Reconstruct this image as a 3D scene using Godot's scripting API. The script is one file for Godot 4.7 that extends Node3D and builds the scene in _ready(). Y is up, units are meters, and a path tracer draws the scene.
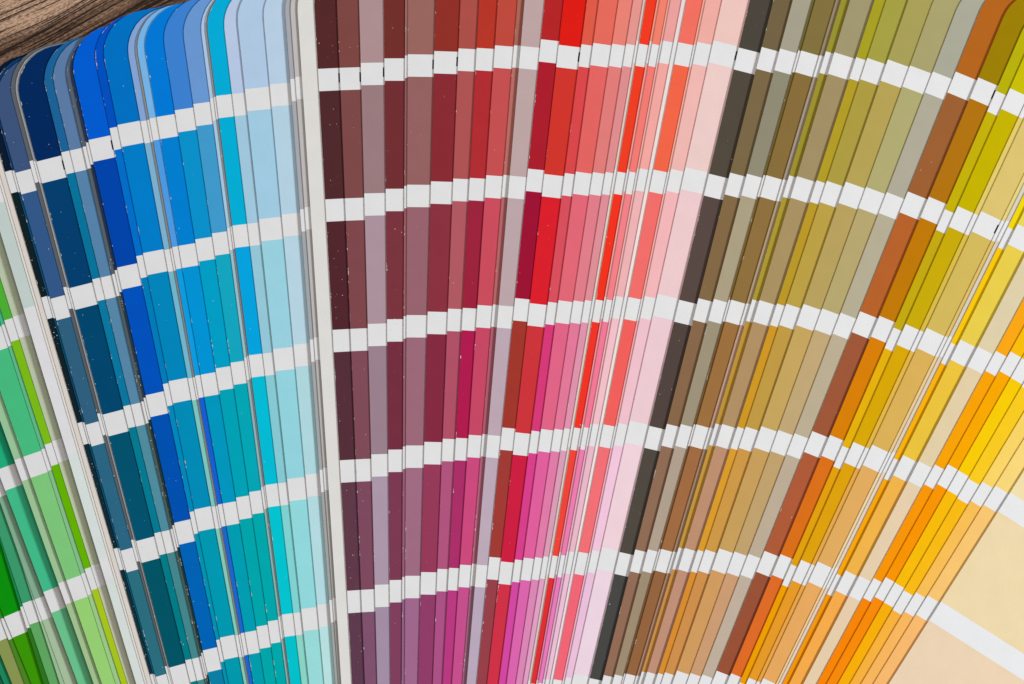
extends Node3D
# Fanned paint-colour cards on a wooden table, seen from straight above.
# 1 photograph pixel = 0.2 mm on the fan; card lines are read off the photograph on the plane of the fan.

const PX := 0.0002            # metres per pixel on the fan plane
const CAM := 0.62             # camera height above the fan plane
const PIVOT := Vector2(380, 1500)   # the screw of the fan, in pixels
const WIDTH := 250.0          # card width 50 mm
const CORNER := 43.0          # corner radius 7 mm
const TOP_CHIP := 108.0
const BAR := 22.4
const CHIPS := 8
const THICK := 0.00014
const ELEV := 0.78            # tangent of the key light's height

var level := 0.006
var cards := []
var profile := PackedFloat32Array()
var mottle: ImageTexture
var paint := {}
var paper: StandardMaterial3D
var flake: StandardMaterial3D
var tick_dark: StandardMaterial3D
var rng := RandomNumberGenerator.new()

# fan, x at y, x at y, bar number, y of that bar's upper edge at the card's left edge, shadow reach (px), worn edge 0..1, dust 0..1, name, chip colours from the top
const DATA := [
	["green", -42.0, 622, -14.0, 684, 4, 634.0, 2.4, 0.0, 0.0, "bottle green", "127a50 127a50 127a50 1a8458 1c6a4c"],
	["green", -22.0, 622, 4.0, 684, 4, 630.0, 2.4, 0.0, 0.0, "pine green", "127a50 127a50 127a50 1a8458 1f8a60"],
	["green", -12.0, 622, 13.0, 684, 4, 626.0, 2.4, 0.0, 0.0, "dark teal green", "127a50 127a50 127a50 1a8458 177a55"],
	["green", 1.2, 656.6, 12.3, 684, 4, 622.0, 2.4, 0.0, 0.1, "khaki olive", "5f9a4c 5f9a4c 5f9a4c 5f9a4c 8b9a55"],
	["green", 9.6, 641.8, 25.2, 684, 4, 619.0, 2.4, 0.0, 0.0, "narrow moss green", "2c8f1c 2c8f1c 2c8f1c 2c8f1c 4a8a22"],
	["green", 13.3, 639.4, 31.5, 684, 4, 617.0, 2.4, 0.0, 0.0, "deep leaf green", "0a8f0e 0a8f0e 0a8f0e 0c940e 3c9a06"],
	["green", 27.3, 628.3, 44.5, 684, 4, 607.0, 5.0, 0.0, 0.0, "dark forest", "1c8a4a 1c8a4a 1c8a4a 1c8a4a 2c7a20"],
	["green", 30.6, 626.5, 50.0, 684, 4, 603.5, 1.2, 0.0, 0.0, "fern green", "329a62 329a62 329a62 3d9f72 62ab66"],
	["green", 40.4, 621.5, 60.6, 684, 4, 600.5, 3.5, 0.1, 0.0, "pale green sliver", "8ab79a 8ab79a 8ab79a 8ab79a 9cc09a"],
	["green", 42.9, 622.0, 65.0, 684, 4, 599.5, 1.0, 0.1, 0.0, "greyish sage", "7fae93 7fae93 7fae93 86b296 a9c3a4"],
	["green", 12.5, 510, 61.3, 640, 4, 592.1, 10.4, 0.0, 0.0, "mint teal", "22b083 22b083 22b080 43c08f 6cc792"],
	["green", 31.9, 510, 78.0, 640, 4, 583.5, 15.2, 0.0, 0.0, "narrow celadon", "9cc9a0 9cc9a0 9ccaa0 a0c89c a6c795"],
	["green", 41.6, 510, 86.6, 640, 4, 580.4, 6.4, 0.1, 0.05, "bright apple green", "30b878 35ba7a 48c184 80cc80 9ad678"],
	["green", 60.5, 510, 102.0, 640, 4, 574.0, 1.2, 0.0, 0.0, "thin jade", "48b890 48b890 62bd8c 86c38c 9fce90"],
	["green", 65.4, 510, 107.3, 640, 4, 569.2, 2.4, 0.0, 0.0, "lime green", "4cb42a 4fb536 7ec118 66b800 abcb1e"],
	["green", 73.4, 510, 114.2, 640, 4, 566.0, 1.0, 0.0, 0.0, "pale lichen", "bcc9ae bcc9ae bcc8ae bfcbae c9cfba"],
	["green", 84.0, 510, 123.1, 640, 2, 309.0, 12.0, 0.0, 0.0, "pale aqua white", "d8dcdc c3d3d1 e0e1e6 d8e3e3 d8e2e0 dde2e0"],
	["blue", 19.3, 250, 132.4, 640, 2, 304.0, 1.0, 0.0, 0.0, "white cover sliver", "dcd9d5"],
	["blue", 22.0, 250, 134.8, 640, 2, 303.0, 1.0, 0.0, 0.0, "beige cover sliver", "d6d1cb"],
	["blue", 27.5, 250, 139.9, 640, 1, 172.1, 1.2, 0.6, 0.9, "blackish navy", "0a1a30 102026 10222a 0f2a36 0f303a 103840"],
	["blue", 34.6, 250, 143.8, 640, 1, 171.0, 1.0, 0.2, 0.0, "thin peacock", "103a68 0a4a70 0a4a6c 0a5274 0a5a74 0a6070"],
	["blue", 36.9, 250, 145.5, 640, 1, 173.1, 1.0, 0.5, 0.35, "slate blue", "3c547e 32588a 2f6080 2a6684 2a6e80"],
	["blue", 53.2, 250, 157.8, 640, 1, 161.3, 1.2, 0.1, 0.0, "grey sliver", "5c6268 5a6066 565c62 5a6066 565c60 565c60"],
	["blue", 57.2, 250, 160.4, 640, 1, 161.5, 0.8, 0.1, 0.0, "pale grey sliver", "989b9e 989b9e 96999c 9a9c9e 94989a 94989a"],
	["blue", 59.6, 250, 162.0, 640, 1, 161.9, 0.8, 0.3, 0.6, "dark navy", "02295f 023f70 01466f 02526f 015466 01525c"],
	["blue", 85.0, 250, 180.2, 640, 1, 152.5, 1.8, 0.4, 0.2, "petrol blue", "1b639a 06749e 0877a2 047a94 027c88 027c80"],
	["blue", 93.8, 250, 187.4, 640, 1, 150.6, 1.0, 0.8, 0.1, "steel blue", "5a7ca8 5583ac 5586a8 4f8ca0 44868e 44868a"],
	["blue", 106.3, 250, 196.0, 640, 1, 147.0, 2.4, 0.5, 0.1, "charcoal sliver", "56616e 566068 525c60 4e5a58 4c5a56 4c5a56"],
	["blue", 110.0, 250, 198.2, 640, 1, 143.0, 1.2, 0.6, 0.0, "midnight sliver", "203454 1c3050 1c3850 16383e 16383e 16383e"],
	["blue", 113.1, 250, 200.4, 640, 1, 140.2, 0.7, 0.6, 0.15, "cobalt blue", "005cd2 0044ac 0051be 0050b2 0062b6 0a7ea6"],
	["blue", 134.9, 250, 216.1, 640, 1, 128.3, 1.4, 0.6, 0.0, "royal blue", "0050c2 006ecc 007cbc 0088be 0092b4 0092b0"],
	["blue", 142.4, 250, 220.3, 640, 1, 125.0, 1.4, 0.5, 0.1, "azure", "0070c4 007cca 0085bc 008bb8 0097b2 0098ae"],
	["blue", 164.3, 250, 236.1, 640, 1, 121.4, 1.5, 0.1, 0.0, "powder blue sliver", "82a5d6 7cb0d0 72b5cc 7ec4c0 86c8b8 86c8b8"],
	["blue", 170.3, 250, 239.7, 640, 1, 120.0, 1.2, 0.0, 0.0, "taupe sliver", "85878a 808488 7c8084 7c8084 7c8084 7c8084"],
	["blue", 172.7, 250, 241.8, 640, 1, 118.5, 1.0, 0.1, 0.0, "sky blue sliver", "74b4ee 4c9ae4 0a9ce2 145fd2 1a66ce 1a66ce"],
	["blue", 179.3, 250, 246.1, 640, 1, 117.1, 1.0, 0.4, 0.1, "vivid azure", "0078d8 007ed2 0092d6 0096be 009cb2 009cae"],
	["blue", 196.8, 250, 258.5, 640, 1, 110.3, 1.2, 0.4, 0.05, "cornflower topped", "3a80d2 0890cc 009dc6 00a0b6 00a4ac 00a5aa"],
	["blue", 214.3, 250, 270.4, 640, 1, 104.0, 1.2, 0.4, 0.05, "periwinkle topped", "6796d2 3e99cc 12a4c0 02a5b6 00a6ac 00a6aa"],
	["blue", 229.9, 250, 281.2, 640, 1, 98.5, 1.3, 0.1, 0.0, "ice blue sliver", "aac4e2 a6c6de 98bcca 90b0b8 8cb0b0 8cb0b0"],
	["blue", 233.4, 250, 283.6, 640, 1, 97.0, 1.2, 0.1, 0.0, "ash grey sliver", "888c90 84888c 7e8486 7c8284 7c8282 7c8282"],
	["blue", 235.5, 250, 285.0, 640, 1, 96.0, 0.8, 0.1, 0.05, "bright cyan", "02aad8 02acd6 02a2e0 02bad6 02c2d0 02c0cc"],
	["blue", 250.5, 250, 296.6, 640, 1, 94.0, 1.0, 0.0, 0.0, "mist blue", "b2c6e4 9dc6de 92c6d8 84c8d4 7ed0d2 88d2c6"],
	["blue", 262.3, 250, 304.5, 640, 1, 89.1, 2.4, 0.0, 0.0, "pale sky", "abc7e4 9dc9e2 96cfe0 8fd1de 8ed6dc 96d9da"],
	["blue", 284.8, 250, 320.4, 640, 1, 84.2, 1.8, 0.3, 0.0, "faint ice blue", "b3cce4 b0cfe2 b2d2e2 abd5de afd8e0 b4dee0"],
	["red", 303.0, 250, 332.2, 640, 1, 79.0, 4.5, 0.0, 0.0, "cool grey sliver", "a8aab2 a8aab2 a2a8ae a4a8aa a2a6a6 a2a6a6"],
	["red", 307.6, 250, 335.6, 640, 1, 77.0, 1.5, 0.0, 0.0, "stone grey sliver", "bfbebd bdbcbb bbbab9 b7b6b5 b1b0ae b1b0ae"],
	["red", 297.9, 16, 338.5, 640, 1, 76.0, 3.2, 0.0, 0.0, "blank white cover", "dddddb"],
	["red", 315.0, 16, 349.8, 640, 1, 69.1, 1.6, 0.5, 1.0, "dark chocolate", "55292a 502a2e 52272f 55303c 603a4a 5e3b50"],
	["red", 337.5, 16, 363.2, 640, 1, 68.0, 2.2, 0.7, 0.3, "russet brown", "7d4844 7d4a4a 7e484e 7f4c5a 7d4a60 7f5270"],
	["red", 359.5, 16, 376.2, 640, 1, 63.0, 1.8, 0.3, 0.0, "dusty mauve", "ae9094 9a7d82 ab939f 9a8290 ac98ad a38fa8"],
	["red", 384.0, 16, 390.2, 640, 1, 58.4, 1.6, 0.2, 0.35, "oxblood", "72302d 712f34 7a3540 742f42 7c3a54 80405f"],
	["red", 405.2, 16, 402.0, 640, 1, 55.4, 1.6, 0.6, 0.0, "rosewood sliver", "a0706a 8f5c5f 9a6068 95606f 9a5f7a 94648c"],
	["red", 408.0, 16, 405.0, 640, 1, 54.3, 0.9, 0.2, 0.1, "antique rose", "986760 946362 976470 9c6a7c 9f6c85 a0688f"],
	["red", 435.2, 16, 419.4, 640, 1, 51.0, 1.8, 0.1, 0.15, "brick red", "903029 892b33 8a3240 842b42 963a5b 903d6b"],
	["red", 459.9, 16, 434.6, 640, 1, 48.3, 1.6, 0.1, 0.1, "muted coral", "ab5049 ae5455 b05a64 af5169 b05580 ab5288"],
	["red", 478.4, 16, 445.2, 640, 1, 47.8, 2.2, 0.2, 0.1, "crimson magenta", "b53629 b02d33 9c233d b01b50 ab2f6a b93a83"],
	["red", 497.0, 16, 455.0, 640, 1, 45.2, 1.8, 0.2, 0.1, "warm raspberry", "bd4a3e c45052 c94d5f c54866 cb4a80 c4508f"],
	["red", 516.4, 16, 465.9, 640, 1, 45.0, 1.3, 0.5, 0.0, "shaded clay sliver", "a9665a b46e66 b2686a ab6070 ae667c 9a6a82"],  # brown hues take in the shade of the card above
	["red", 523.3, 16, 470.3, 640, 1, 46.0, 3.8, 0.1, 0.0, "silvery lilac", "bda4a6 bba5a6 bba6ab bba7b4 bcaaba b9a9be"],
	["red", 543.3, 16, 481.1, 640, 1, 39.2, 1.2, 0.5, 0.1, "ruby to brick", "b32527 aa1d2d 9c1234 a0372d 9f3b35 96404a"],
	["red", 562.0, 16, 492.1, 640, 1, 44.7, 1.2, 0.3, 0.1, "fire engine red", "dc1c14 ce352c d81f2c cb343c cb1f42 ce3248"],
	["red", 585.1, 16, 504.6, 640, 1, 44.0, 1.8, 0.1, 0.05, "salmon to fuchsia", "dd5a48 d8474c d64f5e d5397a d63f8d d148a2"],
	["red", 597.0, 16, 512.6, 640, 1, 42.7, 1.8, 0.0, 0.0, "coral to orchid", "e36a5c e06462 df6777 de6488 de5f9e d965ae"],
	["red", 616.4, 16, 522.6, 640, 1, 43.5, 1.2, 0.1, 0.0, "rose to orchid", "e68276 de7c7a de7d8b e0789b df7baa d987b8"],
	["red", 630.8, 16, 530.1, 640, 1, 43.6, 1.2, 0.1, 0.0, "blush to mauve", "e29590 dc8d90 db8e99 dd92ae d79db8 dda0c5"],
	["red", 640.6, 16, 535.3, 640, 1, 40.5, 1.0, 0.0, 0.0, "ivory sliver", "d8c0b8 ddc9c0 dcd0c4 dcccc0 d8c8c0 d8c8c4"],
	["red", 643.8, 16, 538.3, 640, 1, 43.5, 0.9, 0.2, 0.05, "narrow scarlet", "ee3a22 eb3d23 f5321e ee3326 f84338 dc2f32"],
	["red", 654.4, 16, 544.0, 640, 1, 41.0, 1.3, 0.0, 0.0, "rosy sliver", "f29a88 f0a098 f2a3a0 f09aa5 ea94b0 e48cba"],
	["red", 657.2, 16, 546.2, 640, 1, 43.8, 0.9, 0.0, 0.0, "narrow shrimp pink", "f4806c f47a74 f48089 f17897 ea7cb0 e67bbb"],
	["red", 665.4, 16, 550.6, 640, 1, 41.0, 1.1, 0.0, 0.0, "petal sliver", "f0b0a4 eeb4ac eeb8b6 eeb4be e4b4c8 e0b0d0"],
	["red", 667.8, 16, 553.3, 640, 1, 40.7, 0.9, 0.0, 0.0, "narrow baby pink", "e8a09f efa6a2 eab2b6 eebfc9 e6b8cb e8bfd6"],
	["red", 678.8, 16, 558.3, 640, 1, 40.2, 1.2, 0.0, 0.0, "whitish sliver", "e8d6d8 e8dcda f0dedc ecdfdc f0e0de ecdbe4"],
	["red", 683.6, 16, 561.4, 640, 1, 42.4, 0.9, 0.0, 0.0, "bright coral", "f96f60 ff6447 fb6d6a fd5f5c fe6f76 fb6577"],
	["red", 700.0, 16, 571.2, 640, 1, 44.4, 1.1, 0.0, 0.0, "peach sliver", "f4b0a0 f4b0a2 f2b2ac eeb0b4 ecb4c6 e8b8d0"],
	["red", 702.6, 16, 573.6, 640, 1, 42.0, 0.9, 0.0, 0.0, "shell pink", "eaaba3 ecb6b2 efb5ba ecc0ce efc5de e7bfdc"],
	["red", 718.8, 16, 581.4, 640, 1, 40.7, 1.1, 0.0, 0.0, "palest pink", "e9c4be e8cac7 e9c8cc e9c9d2 ebd0da e9d3e1"],
	["olive", 746.3, 16, 598.9, 640, 1, 47.6, 2.4, 0.2, 0.4, "graphite", "4d4840 544c41 5a4b47 544743 524c45 4a4a49"],
	["olive", 769.5, 16, 612.6, 640, 1, 47.0, 3.8, 0.2, 0.1, "drab brown", "756547 7d6b4a 866c49 8b6b4d 93705a 96705a"],
	["olive", 788.6, 16, 623.9, 640, 1, 48.5, 3.0, 0.1, 0.0, "greige", "a9a591 938f7a b0a589 a1977f b5a594 a39178"],
	["olive", 808.0, 16, 633.8, 640, 1, 50.3, 1.4, 0.3, 0.0, "umber sliver", "6f6535 75622f 7a6230 7a5a30 7f5a38 7c5636"],
	["olive", 811.0, 16, 635.9, 640, 1, 50.5, 1.0, 0.1, 0.0, "bronze", "857541 8b713e 927341 a07342 a46f46 986842"],
	["olive", 831.3, 16, 647.3, 640, 1, 55.0, 1.6, 0.1, 0.0, "putty sliver", "9a8c70 a99c8b b5a080 c3a08c a78a70 b08a72"],
	["olive", 836.4, 16, 651.3, 640, 1, 51.3, 2.8, 0.1, 0.0, "narrow ochre", "9c9633 a0942f b09c34 c2973a ca9a3f cf944a"],
	["olive", 845.3, 16, 656.9, 640, 1, 52.5, 3.4, 0.1, 0.0, "sandstone", "a49b75 a5936a ac9566 b5946a c29475 c4947c"],
	["olive", 869.5, 16, 668.8, 640, 1, 57.4, 3.0, 0.0, 0.0, "mustard", "aaa425 b6a128 bd9c2a d39c26 dfa02f dc9132"],
	["olive", 881.1, 16, 675.6, 640, 1, 58.2, 1.5, 0.0, 0.0, "citron gold", "a8a446 b0a044 bfa448 c49e47 d29d4a d39450"],
	["olive", 902.9, 16, 687.5, 640, 1, 59.7, 2.4, 0.0, 0.0, "straw gold", "aba35b b8a658 bba562 c9aa62 cba35f d5a063"],
	["olive", 927.9, 16, 702.5, 640, 1, 65.6, 1.4, 0.0, 0.0, "pale straw", "aca672 b3ae77 b9ab74 c5ab7c c4a673 d0a178"],
	["olive", 954.1, 16, 715.6, 640, 1, 71.5, 1.5, 0.0, 0.0, "silver beige", "acad9c b2ae9c b8b199 bfb298 c0b19b c3b4a2"],
	["orange", 977.9, 16, 729.0, 640, 1, 71.5, 1.5, 0.1, 0.1, "rust brown", "b5661e 9d6134 b8632c a0583a b05c3a 9a5339"],
	["orange", 956.6, 130, 745.0, 640, 1, 77.4, 2.8, 0.0, 0.0, "amber brown", "9c8004 b27410 c07a06 d88106 dc711a e06d28"],
	["orange", 979.1, 130, 758.1, 640, 1, 90.7, 1.9, 0.0, 0.0, "narrow chartreuse", "b8b20a c4b208 c3aa10 e5b30c e2a20c f0a000"],
	["orange", 991.6, 130, 765.6, 640, 1, 88.2, 1.8, 0.0, 0.0, "lemon gold", "c8bf05 c5b400 c8ac08 d8a906 dfa30c e89c28"],
	["orange", 1012.9, 130, 776.5, 640, 2, 213.3, 1.3, 0.0, 0.0, "butter sliver", "e0d060 e2cd6e d8bd4a e2b84a e3aa4e e8a74b"],
	["orange", 1019.0, 130, 781.1, 640, 2, 211.0, 1.4, 0.0, 0.0, "honey yellow", "d8c060 dcc574 d3ba5e dab25a e2ad62 e8ab62"],
	["orange", 987.3, 250, 797.4, 640, 2, 220.2, 1.0, 0.0, 0.0, "vanilla sliver", "e0d070 e5d488 ddc06e e9cd9a ecd8ae efd0a0"],
	["orange", 991.6, 250, 800.4, 640, 2, 220.0, 1.1, 0.0, 0.0, "linen sliver", "d8d2c4 d9d3c4 d8cfbf ddd0bb e3d3c2 e5d3bf"],
	["orange", 996.6, 250, 804.3, 640, 2, 227.0, 1.2, 0.0, 0.0, "narrow sunflower", "f5d800 f0d80a fbc908 fbb30a fca808 f59908"],
	["orange", 1004.8, 250, 811.1, 640, 2, 224.1, 2.7, 0.0, 0.0, "soft yellow", "e5d660 e8d85c e8cf4d ebc43e f0b54b fbad4d"],
	["orange", 959.5, 382, 826.1, 640, 3, 346.6, 3.0, 0.0, 0.0, "pale almond", "ddd0ac ddd0ac ddd0ac e2d0aa e6d0b0 e7cfae"],
	["orange", 979.1, 382, 840.5, 640, 3, 350.9, 1.2, 0.0, 0.0, "vivid tangerine", "ffb41e ffb41e ffa714 ffa305 ff9606 ff8604"],
	["orange", 993.5, 382, 850.9, 640, 3, 351.5, 1.5, 0.0, 0.0, "marigold", "ffc60a ffc60a ffbe0a ffa800 ff9502 ff8b08"],
	["orange", 1008.5, 382, 862.6, 640, 3, 358.4, 1.4, 0.0, 0.0, "golden yellow", "ffd000 ffd000 ffcc00 ffcc05 ffbc08 ffb008"],
	["orange", 950.4, 510, 875.3, 640, 4, 478.8, 1.4, 0.0, 0.0, "light saffron", "fbd020 fbd020 fbd020 fbcb20 fcbb14 fdb23e"],
	["orange", 965.4, 510, 887.4, 640, 4, 481.7, 1.2, 0.0, 0.0, "apricot", "f8d878 f8d878 f8d878 f8d468 fabf58 fdb75f"],
	["orange", 980.4, 510, 900.4, 640, 4, 485.6, 1.2, 0.0, 0.0, "light apricot", "f6dc88 f6dc88 f6dc88 f6d77c f7c673 fdba70"],
	["orange", 999.1, 510, 916.6, 640, 4, 492.5, 2.4, 0.0, 0.0, "broad cream", "f0e2b8 f0e2b8 f0e2b8 f0dfae ecd8ae ead3b6"],
]

# small dark ticks at the end of a white bar: card name, bar number
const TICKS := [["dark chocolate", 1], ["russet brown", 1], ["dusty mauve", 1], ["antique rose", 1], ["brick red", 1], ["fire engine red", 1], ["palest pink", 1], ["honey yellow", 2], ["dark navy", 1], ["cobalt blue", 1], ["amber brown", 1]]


func _ready() -> void:
	rng.seed = 7
	var cam := Camera3D.new()
	cam.name = "camera"
	cam.fov = rad_to_deg(2.0 * atan(342.0 * PX / CAM))
	cam.near = 0.01
	cam.far = 20.0
	add_child(cam)
	cam.position = Vector3(0, level + CAM, 0)
	cam.rotation_degrees = Vector3(-90, 0, 0)
	cam.current = true
	var we := WorldEnvironment.new()
	we.name = "world"
	var env := Environment.new()
	env.background_mode = Environment.BG_COLOR
	env.background_color = Color(0.5, 0.5, 0.5)
	env.background_energy_multiplier = 0.3
	env.tonemap_mode = Environment.TONE_MAPPER_LINEAR
	env.tonemap_exposure = 1.0
	env.sdfgi_enabled = true
	env.ssao_enabled = true
	env.ssil_enabled = true
	we.environment = env
	add_child(we)
	softbox("key_softbox", Vector3(1.05, 0.86, 0.42), Vector2(0.28, 0.28), 1.9, Color(0.985, 0.998, 1.0))
	softbox("added_fill_light", Vector3(0.05, 1.35, -0.7), Vector2(0.7, 0.7), 1.05, Color(1.0, 0.955, 0.925))  # fill lamp added out of view to lighten the shade

	make_materials()
	make_table()
	lay_out()
	for i in cards.size():
		make_card(i)


func softbox(called: String, at: Vector3, size: Vector2, energy: float, tint: Color) -> void:
	var l := AreaLight3D.new()
	l.name = called
	l.area_size = size
	l.area_normalize_energy = true
	l.light_energy = energy
	l.light_color = tint
	l.shadow_enabled = true
	l.area_range = 6.0
	add_child(l)
	l.look_at_from_position(at, Vector3(0, level, 0), Vector3.UP)


# ---------------------------------------------------------------- materials
func make_materials() -> void:
	var n := FastNoiseLite.new()
	n.seed = 3
	n.frequency = 0.16
	n.fractal_octaves = 3
	var broad := FastNoiseLite.new()
	broad.seed = 11
	broad.frequency = 0.012
	var img := Image.create(512, 512, false, Image.FORMAT_RGB8)
	for y in 512:
		for x in 512:
			var g := 0.985 + 0.014 * n.get_noise_2d(x, y) + 0.012 * broad.get_noise_2d(x, y) + rng.randf_range(-0.006, 0.006)
			img.set_pixel(x, y, Color(g, g, g))
	img.generate_mipmaps()
	mottle = ImageTexture.create_from_image(img)
	paper = coat(Color("e6e8eb"), 0.55)
	flake = coat(Color("d2cfcb"), 0.8)
	tick_dark = coat(Color("2a2c2e"), 0.6)


func coat(c: Color, rough: float) -> StandardMaterial3D:
	var m := StandardMaterial3D.new()
	m.albedo_color = c
	m.albedo_texture = mottle
	m.roughness = rough
	m.metallic_specular = 0.1
	return m


func paint_of(hex: String, fan: String) -> StandardMaterial3D:
	var key := hex + fan
	if not paint.has(key):
		var gain: float = {"green": 1.06, "blue": 1.13, "red": 1.07, "olive": 0.97, "orange": 0.99}[fan]     # read-off colour to paint colour
		var c := Color(hex).srgb_to_linear()
		c = Color(minf(c.r * gain, 0.92), minf(c.g * gain, 0.92), minf(c.b * gain, 0.92)).linear_to_srgb()
		paint[key] = coat(c, 0.5)
	return paint[key]


# ---------------------------------------------------------------- table
func make_table() -> void:
	var w := 1024
	var h := 512
	var turn := deg_to_rad(-27.0)
	var fine := FastNoiseLite.new()
	fine.seed = 21
	fine.frequency = 1.0
	fine.fractal_octaves = 2
	var img := Image.create(w, h, false, Image.FORMAT_RGB8)
	var bump := Image.create(w, h, false, Image.FORMAT_L8)
	for y in h:
		for x in w:
			var a := x * 0.333          # along the grain, in pixels of the photograph
			var b := y * 0.333
			var wob := 5.0 * fine.get_noise_2d(a * 0.006, b * 0.012 + 40.0)
			var bb := b + wob
			var lines := fine.get_noise_2d(a * 0.005, bb * 0.17)
			var lines2 := fine.get_noise_2d(a * 0.007 + 90.0, bb * 0.5)
			var bands := fine.get_noise_2d(a * 0.002 + 30.0, bb * 0.022 + 9.0)
			var fleck := fine.get_noise_2d(a * 0.16, b * 0.5 + 300.0)
			var dense := smoothstep(55.0, 95.0, b + 12.0 * bands)     # closely ringed wood on the card side, darker and more cracked
			var v := 0.6 + 0.45 * lines + 0.42 * lines2 + 0.3 * bands + 0.55 * fleck - 0.2 * dense
			var groove := -(lines2 + 0.55 * lines)
			var crack := smoothstep(0.3 - 0.16 * dense, 0.5 - 0.12 * dense, groove)
			v = clampf(v, 0.0, 1.0)
			var c := Color("523828").lerp(Color("c2a085"), v).lerp(Color("1e110a"), crack * 0.92)
			img.set_pixel(x, y, c)
			var d := clampf(0.35 + 0.5 * v - 0.6 * crack, 0.0, 1.0)
			bump.set_pixel(x, y, Color(d, d, d))
	var normal: Image = bump.duplicate()
	normal.convert(Image.FORMAT_RGBA8)
	normal.bump_map_to_normal_map(3.0)
	img.generate_mipmaps()
	var m := StandardMaterial3D.new()
	m.albedo_texture = ImageTexture.create_from_image(img)
	m.normal_enabled = true
	m.normal_texture = ImageTexture.create_from_image(normal)
	m.normal_scale = 1.0
	m.roughness = 0.7
	var st := SurfaceTool.new()
	st.begin(Mesh.PRIMITIVE_TRIANGLES)
	var lo := Vector2(-900, -800)
	var hi := Vector2(1900, 1500)
	var corners := [Vector2(lo.x, lo.y), Vector2(hi.x, lo.y), Vector2(hi.x, hi.y), Vector2(lo.x, hi.y)]
	var tops := []
	for c: Vector2 in corners:
		tops.append(spot(c, 0.0))
	for tri in [[0, 1, 2], [0, 2, 3]]:
		for k: int in tri:
			var uv: Vector2 = (corners[k].rotated(-turn) + Vector2(60, 20)) / 341.0
			st.set_uv(Vector2(uv.x, uv.y * 2.0))
			st.set_normal(Vector3.UP)
			st.set_tangent(Plane(cos(turn), 0, sin(turn), 1))
			st.add_vertex(tops[k])
	for k in 4:          # the sides and the underside of the slab
		var a: Vector3 = tops[k]
		var b: Vector3 = tops[(k + 1) % 4]
		var out := (b - a).cross(Vector3.DOWN).normalized()
		var drop := Vector3(0, -0.03, 0)
		for v: Vector3 in [a, a + drop, b, b, a + drop, b + drop]:
			st.set_uv(Vector2((v - a).length() * 14.0, v.y * 20.0))
			st.set_normal(-out)
			st.set_tangent(Plane((b - a).normalized(), 1))
			st.add_vertex(v)
	for k: int in [0, 2, 1, 0, 3, 2]:
		st.set_uv(corners[k] / 341.0)
		st.set_normal(Vector3.DOWN)
		st.set_tangent(Plane(1, 0, 0, 1))
		st.add_vertex(tops[k] + Vector3(0, -0.03, 0))
	var o := MeshInstance3D.new()
	o.name = "table_top"
	o.mesh = st.commit()
	o.material_override = m
	o.set_meta("kind", "structure")
	o.set_meta("label", "weathered brown wooden table top with dark grain under the cards")
	o.set_meta("category", "table")
	add_child(o)


# ---------------------------------------------------------------- where the cards lie
func spot(p: Vector2, y: float) -> Vector3:
	return Vector3((p.x - 512.0) * PX, y, (p.y - 342.0) * PX)


func lay_out() -> void:
	var stack := 0.0
	for d in DATA:
		var slope: float = (d[3] - d[1]) / (d[4] - d[2])
		var down := Vector2(slope, 1.0).normalized()
		var across := Vector2(down.y, -down.x)
		var pitch := lerpf(130.7, 128.9, clampf((d[1] + d[3] - 600.0) / 1200.0, 0.0, 1.0))
		var at := Vector2(d[1] + slope * (d[6] - d[2]), d[6])
		var top: Vector2 = at - down * (TOP_CHIP + (d[5] - 1) * pitch)
		stack += maxf(d[7] * PX * ELEV, THICK + (0.00003 if d[10].contains("sliver") else 0.00008))
		cards.append({"fan": d[0], "top": top, "down": down, "across": across, "pitch": pitch, "c": stack, "x0": d[1] - slope * d[2], "slope": slope, "wear": d[8], "dust": d[9], "name": d[10], "hues": d[11].split(" ")})
	# how far the pile has grown at each place, smoothed: the cards slope so that the fan as a whole stays level
	for band in BANDS:
		var y := -150.0 + band * 150.0
		var reach := 44.0 * (PIVOT.y - y) / 1160.0
		for k in 620:
			var x := -700.0 + k * 4.0
			var sum := 0.0
			var weight := 0.0
			for c in cards:
				var e: float = (x - c.x0 - c.slope * y) / reach
				if absf(e) < 60.0:
					var g := exp(-0.5 * e * e) + 1e-7 * exp(-absf(e))
					sum += g * c.c
					weight += g
			profile.append(sum / maxf(weight, 1e-40) if weight > 0.0 else (0.0 if x < 0.0 else stack))
	# a pixel gives a direction: carry each card along it to the height at which it lies
	for c in cards:
		var best := 1e9
		var at: Vector2 = c.top
		for k in 16:
			var p: Vector2 = c.top + c.down * (40.0 * k)
			if p.distance_to(Vector2(512, 342)) < best and p.y > 0.0 and p.y < 684.0:
				best = p.distance_to(Vector2(512, 342))
				at = p
		c.top += (at - Vector2(512, 342)) * (-(c.c - pile(at)) / CAM)


const BANDS := 9


func pile(p: Vector2) -> float:
	var g := clampf((p.y + 150.0) / 150.0, 0.0, BANDS - 1.001)
	var f := clampf((p.x + 700.0) / 4.0, 0.0, 618.99)
	var j := int(g)
	var k := int(f)
	var a := lerpf(profile[j * 620 + k], profile[j * 620 + k + 1], f - k)
	var b := lerpf(profile[(j + 1) * 620 + k], profile[(j + 1) * 620 + k + 1], f - k)
	return lerpf(a, b, g - j)


func settle(y: float) -> float:       # the hidden ends of the cards press together on the table instead of passing through it
	var knee := level - 0.0035
	if y > knee:
		return y
	var floor_y := 0.0006
	return floor_y + (knee - floor_y) * exp((y - knee) / (knee - floor_y))


func on_card(c: Dictionary, u: float, s: float, lift: float) -> Vector3:
	var p: Vector2 = c.top + c.across * u + c.down * s
	return spot(p, settle(level + c.c - pile(p) + lift))


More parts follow.
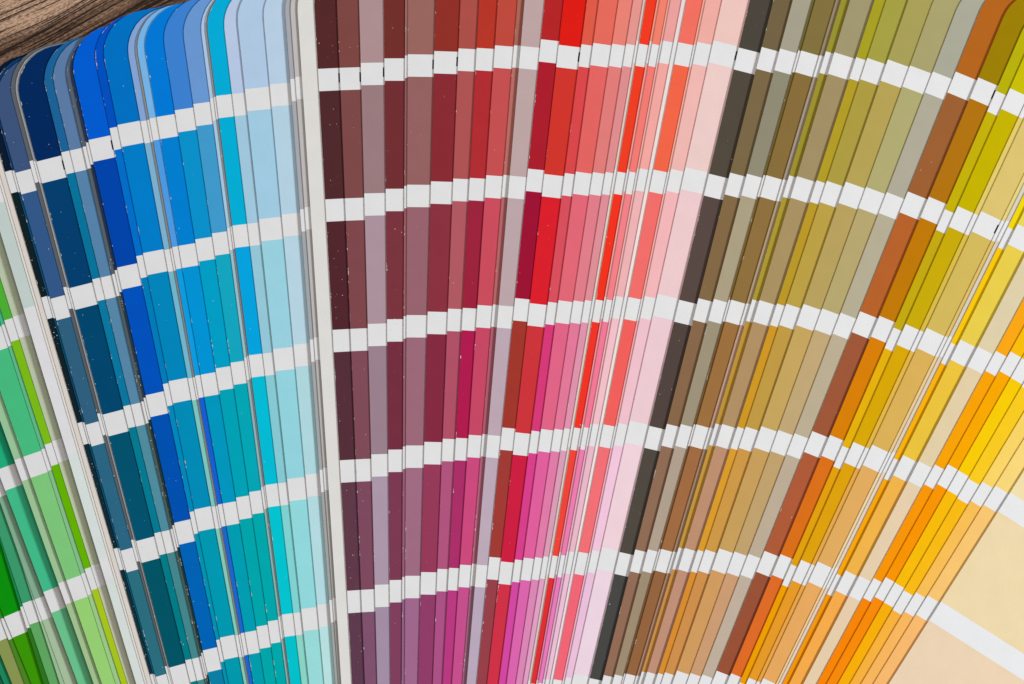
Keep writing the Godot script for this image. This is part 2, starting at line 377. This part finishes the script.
func rounded(u: float, far: float) -> float:       # how much the corner takes off at this distance from the side
	var e := minf(u, far - u)
	if e >= CORNER:
		return 0.0
	return CORNER - sqrt(maxf(0.0, CORNER * CORNER - (CORNER - e) * (CORNER - e)))


const COLUMNS := [0.0, 0.8, 2.2, 4.5, 8.0, 13.0, 20.0, 28.0, 36.0, 43.0, 60.0, 80.0, 115.0, 150.0, 180.0, 207.0, 230.0, 242.0, 248.0, 250.0]


func sheet(c: Dictionary, rows: Array, lift: float) -> Array:     # rows of points, the first row and the last take the corners
	var grid := []
	for r: float in rows:
		var line := PackedVector3Array()
		for u: float in COLUMNS:
			var first: float = rounded(u, WIDTH)
			var s := r
			var end := length_of(c)
			if r < TOP_CHIP:
				s = first + (TOP_CHIP - first) * r / TOP_CHIP
			elif r > end - 60.0:
				s = end - 60.0 + (60.0 - first) * (r - end + 60.0) / 60.0
			line.append(on_card(c, u, s, lift))
		grid.append(line)
	return grid


func length_of(c: Dictionary) -> float:
	return TOP_CHIP + (CHIPS - 1) * c.pitch


func skin(st: SurfaceTool, c: Dictionary, grid: Array, rows: Array, up: bool) -> void:
	var n := COLUMNS.size()
	for j in grid.size() - 1:
		for i in n - 1:
			var q := [[j, i], [j, i + 1], [j + 1, i + 1], [j, i], [j + 1, i + 1], [j + 1, i]]
			if not up:
				q.reverse()
			for v in q:
				var at: Vector3 = grid[v[0]][v[1]]
				st.set_uv(Vector2(COLUMNS[v[1]], rows[v[0]] + c.c * 70000.0) / 190.0)
				st.set_normal(Vector3.UP if up else Vector3.DOWN)
				st.add_vertex(at)


func make_card(i: int) -> void:
	var c: Dictionary = cards[i]
	var root := Node3D.new()
	root.name = "colour_card" if not c.name.contains("cover") else "cover_card"
	var here: Vector3 = on_card(c, 0.0, length_of(c), 0.0)
	root.position = here
	root.set_meta("label", label_of(i))
	root.set_meta("category", "colour card" if not c.name.contains("cover") else "cover card")
	root.set_meta("group", {"green": "cards of the green fan", "blue": "cards of the blue fan", "red": "cards of the red and pink fan", "olive": "cards of the olive and tan fan", "orange": "cards of the yellow and orange fan"}[c.fan])
	add_child(root, true)
	# rows of the whole card, with a line at every edge of a colour chip
	var rows := []
	var spans := []
	for k in CHIPS:
		var from: float = 0.0 if k == 0 else TOP_CHIP + (k - 1) * c.pitch + BAR
		var to: float = TOP_CHIP + k * c.pitch
		var part := []
		for e in 6:
			part.append(lerpf(from, to, e / 5.0))
		spans.append(part)
		rows.append_array(part)
	# the white paper body
	var st := SurfaceTool.new()
	st.begin(Mesh.PRIMITIVE_TRIANGLES)
	var face := sheet(c, rows, 0.0)
	var back := sheet(c, rows, -THICK)
	skin(st, c, face, rows, true)
	skin(st, c, back, rows, false)
	var rim := []
	var last := COLUMNS.size() - 1
	for j in rows.size():
		rim.append([j, 0])
	for u in range(1, last + 1):
		rim.append([rows.size() - 1, u])
	for j in range(rows.size() - 2, -1, -1):
		rim.append([j, last])
	for u in range(last - 1, 0, -1):
		rim.append([0, u])
	for k in rim.size():
		var p: Array = rim[k]
		var q: Array = rim[(k + 1) % rim.size()]
		var a: Vector3 = face[p[0]][p[1]]
		var b: Vector3 = face[q[0]][q[1]]
		var a2: Vector3 = back[p[0]][p[1]]
		var b2: Vector3 = back[q[0]][q[1]]
		var out := (b - a).cross(Vector3.UP).normalized()
		for v: Vector3 in [a, b, a2, b, b2, a2]:
			st.set_uv(Vector2(v.x * 26.0, v.z * 26.0))
			st.set_normal(-out)
			st.add_vertex(v)
	if c.name.contains("cover"):          # blank board, no print
		add_part(root, "paper_card", st, paint_of(c.hues[0], c.fan), here)
		return
	add_part(root, "paper_card", st, paper, here)
	# the printed colours
	for k in CHIPS:
		var s2 := SurfaceTool.new()
		s2.begin(Mesh.PRIMITIVE_TRIANGLES)
		var coated := sheet(c, spans[k], 0.000012)
		skin(s2, c, coated, spans[k], true)
		coat_edge(s2, c, coated, k == 0)
		var hue: String = c.hues[mini(k, c.hues.size() - 1)]
		add_part(root, "colour_chip", s2, paint_of(hue, c.fan), here)
	if c.wear > 0.0:
		worn_edge(root, c, here)
	if c.dust > 0.0:
		dust(root, c, i, here)
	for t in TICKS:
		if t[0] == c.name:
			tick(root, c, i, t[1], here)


func coat_edge(st: SurfaceTool, c: Dictionary, grid: Array, corner: bool) -> void:     # the paint runs over the cut edge of the card
	var line := []
	if corner:
		for i in range(COLUMNS.size() - 4, 0, -1):
			line.append(grid[0][i])
	for row in grid:
		line.append(row[0])
	var off := Vector3(-c.across.x, 0, -c.across.y) * 0.03 * PX
	for k in line.size() - 1:
		var a: Vector3 = line[k]
		var b: Vector3 = line[k + 1]
		var out := Vector3.UP.cross(b - a).normalized()
		var low := Vector3(0, -THICK - 0.000012, 0) + off + Vector3(0, 0, 0)
		for v: Vector3 in [a, b, a + low, b, b + low, a + low]:
			st.set_uv(Vector2(v.x, v.z) * 26.0)
			st.set_normal(-out)
			st.add_vertex(v)


func add_part(root: Node3D, called: String, st: SurfaceTool, m: Material, here: Vector3) -> MeshInstance3D:
	var o := MeshInstance3D.new()
	o.name = called
	o.mesh = st.commit()
	o.material_override = m
	o.position = -here
	root.add_child(o, true)
	return o


func flat_patch(st: SurfaceTool, pts: Array) -> void:
	for k in range(1, pts.size() - 1):
		for v: Vector3 in [pts[0], pts[k], pts[k + 1]]:
			st.set_uv(Vector2(v.x, v.z) * 26.0)
			st.set_normal(Vector3.UP)
			st.add_vertex(v)


func side_at(s: float) -> float:      # the left side of the card, following the round corner
	if s >= CORNER:
		return 0.0
	return CORNER - sqrt(maxf(0.0, CORNER * CORNER - (CORNER - s) * (CORNER - s)))


func worn_edge(root: Node3D, c: Dictionary, here: Vector3) -> void:      # bare paper where the print has chipped off along the edge
	var st := SurfaceTool.new()
	st.begin(Mesh.PRIMITIVE_TRIANGLES)
	var s := 6.0
	var any := false
	while s < 760.0:
		s += (rng.randf_range(0.3, 2.5) if rng.randf() < 0.62 else -22.0 * log(1.0 - 0.98 * rng.randf()) / c.wear) * (0.5 if s < 90.0 else 1.0)
		var long := rng.randf_range(0.4, 3.2) * (1.6 if s < 60.0 else 1.0)
		var deep := 0.14 + 0.85 * pow(rng.randf(), 2.5)
		if s + long > 800.0:
			break
		var pts := []
		for e in 5:
			var t := s + long * e / 4.0
			pts.append(on_card(c, side_at(t) + 0.02, t, 0.00002))
		for e in range(4, 0, -1):
			var t := s + long * (e - 0.5) / 4.0
			pts.append(on_card(c, side_at(t) + deep * rng.randf_range(0.3, 1.0), t, 0.00002))
		for k in range(0, 4):
			var quad := [pts[k], pts[8 - k] if k > 0 else pts[8], pts[k + 1]]
			flat_patch(st, quad)
			if k < 3:
				flat_patch(st, [pts[k + 1], pts[8 - k], pts[7 - k]])
		any = true
	if any:
		add_part(root, "worn_edge", st, flake, here).set_meta("kind", "stuff")


func shown(c: Dictionary, i: int, s: float) -> float:     # how much of the card the next one leaves in view here
	if i + 1 >= cards.size():
		return 100.0
	var p: Vector2 = c.top + c.down * s
	var nx: Dictionary = cards[i + 1]
	var a: Vector2 = nx.top - p
	return maxf(0.5, c.across.dot(a) + nx.down.dot(c.across) / nx.down.dot(c.down) * (-c.down.dot(a)))


func dust(root: Node3D, c: Dictionary, i: int, here: Vector3) -> void:
	var st := SurfaceTool.new()
	st.begin(Mesh.PRIMITIVE_TRIANGLES)
	for k in int(90 * c.dust):
		var s := rng.randf_range(20.0, 760.0)
		var u := rng.randf_range(0.3, shown(c, i, s) - 0.8)
		if s < 45.0:
			u += side_at(s)
		var big := pow(rng.randf(), 3.0) * 0.42 + 0.13
		var pts := []
		for e in 6:
			var r := big * rng.randf_range(0.6, 1.15)
			pts.append(on_card(c, u + r * cos(-e * TAU / 6.0), s + r * sin(-e * TAU / 6.0), 0.00003))
		pts.reverse()
		flat_patch(st, pts)
	add_part(root, "dust", st, flake, here).set_meta("kind", "stuff")


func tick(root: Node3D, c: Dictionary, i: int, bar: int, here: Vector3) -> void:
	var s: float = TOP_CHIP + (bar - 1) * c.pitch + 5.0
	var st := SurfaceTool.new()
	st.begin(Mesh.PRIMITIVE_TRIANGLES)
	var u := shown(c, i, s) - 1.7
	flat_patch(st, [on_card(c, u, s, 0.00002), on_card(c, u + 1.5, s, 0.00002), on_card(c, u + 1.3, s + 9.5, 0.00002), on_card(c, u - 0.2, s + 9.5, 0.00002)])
	add_part(root, "dark_mark", st, tick_dark, here)


func label_of(i: int) -> String:
	var c: Dictionary = cards[i]
	if i == 0:
		return "%s colour card lying lowest, beneath the %s card" % [c.name, cards[1].name]
	if i == cards.size() - 1:
		return "%s card on top of the whole fan, over the %s card" % [c.name, cards[i - 1].name]
	return "%s card, over the %s and under the %s card" % [c.name, cards[i - 1].name, cards[i + 1].name]
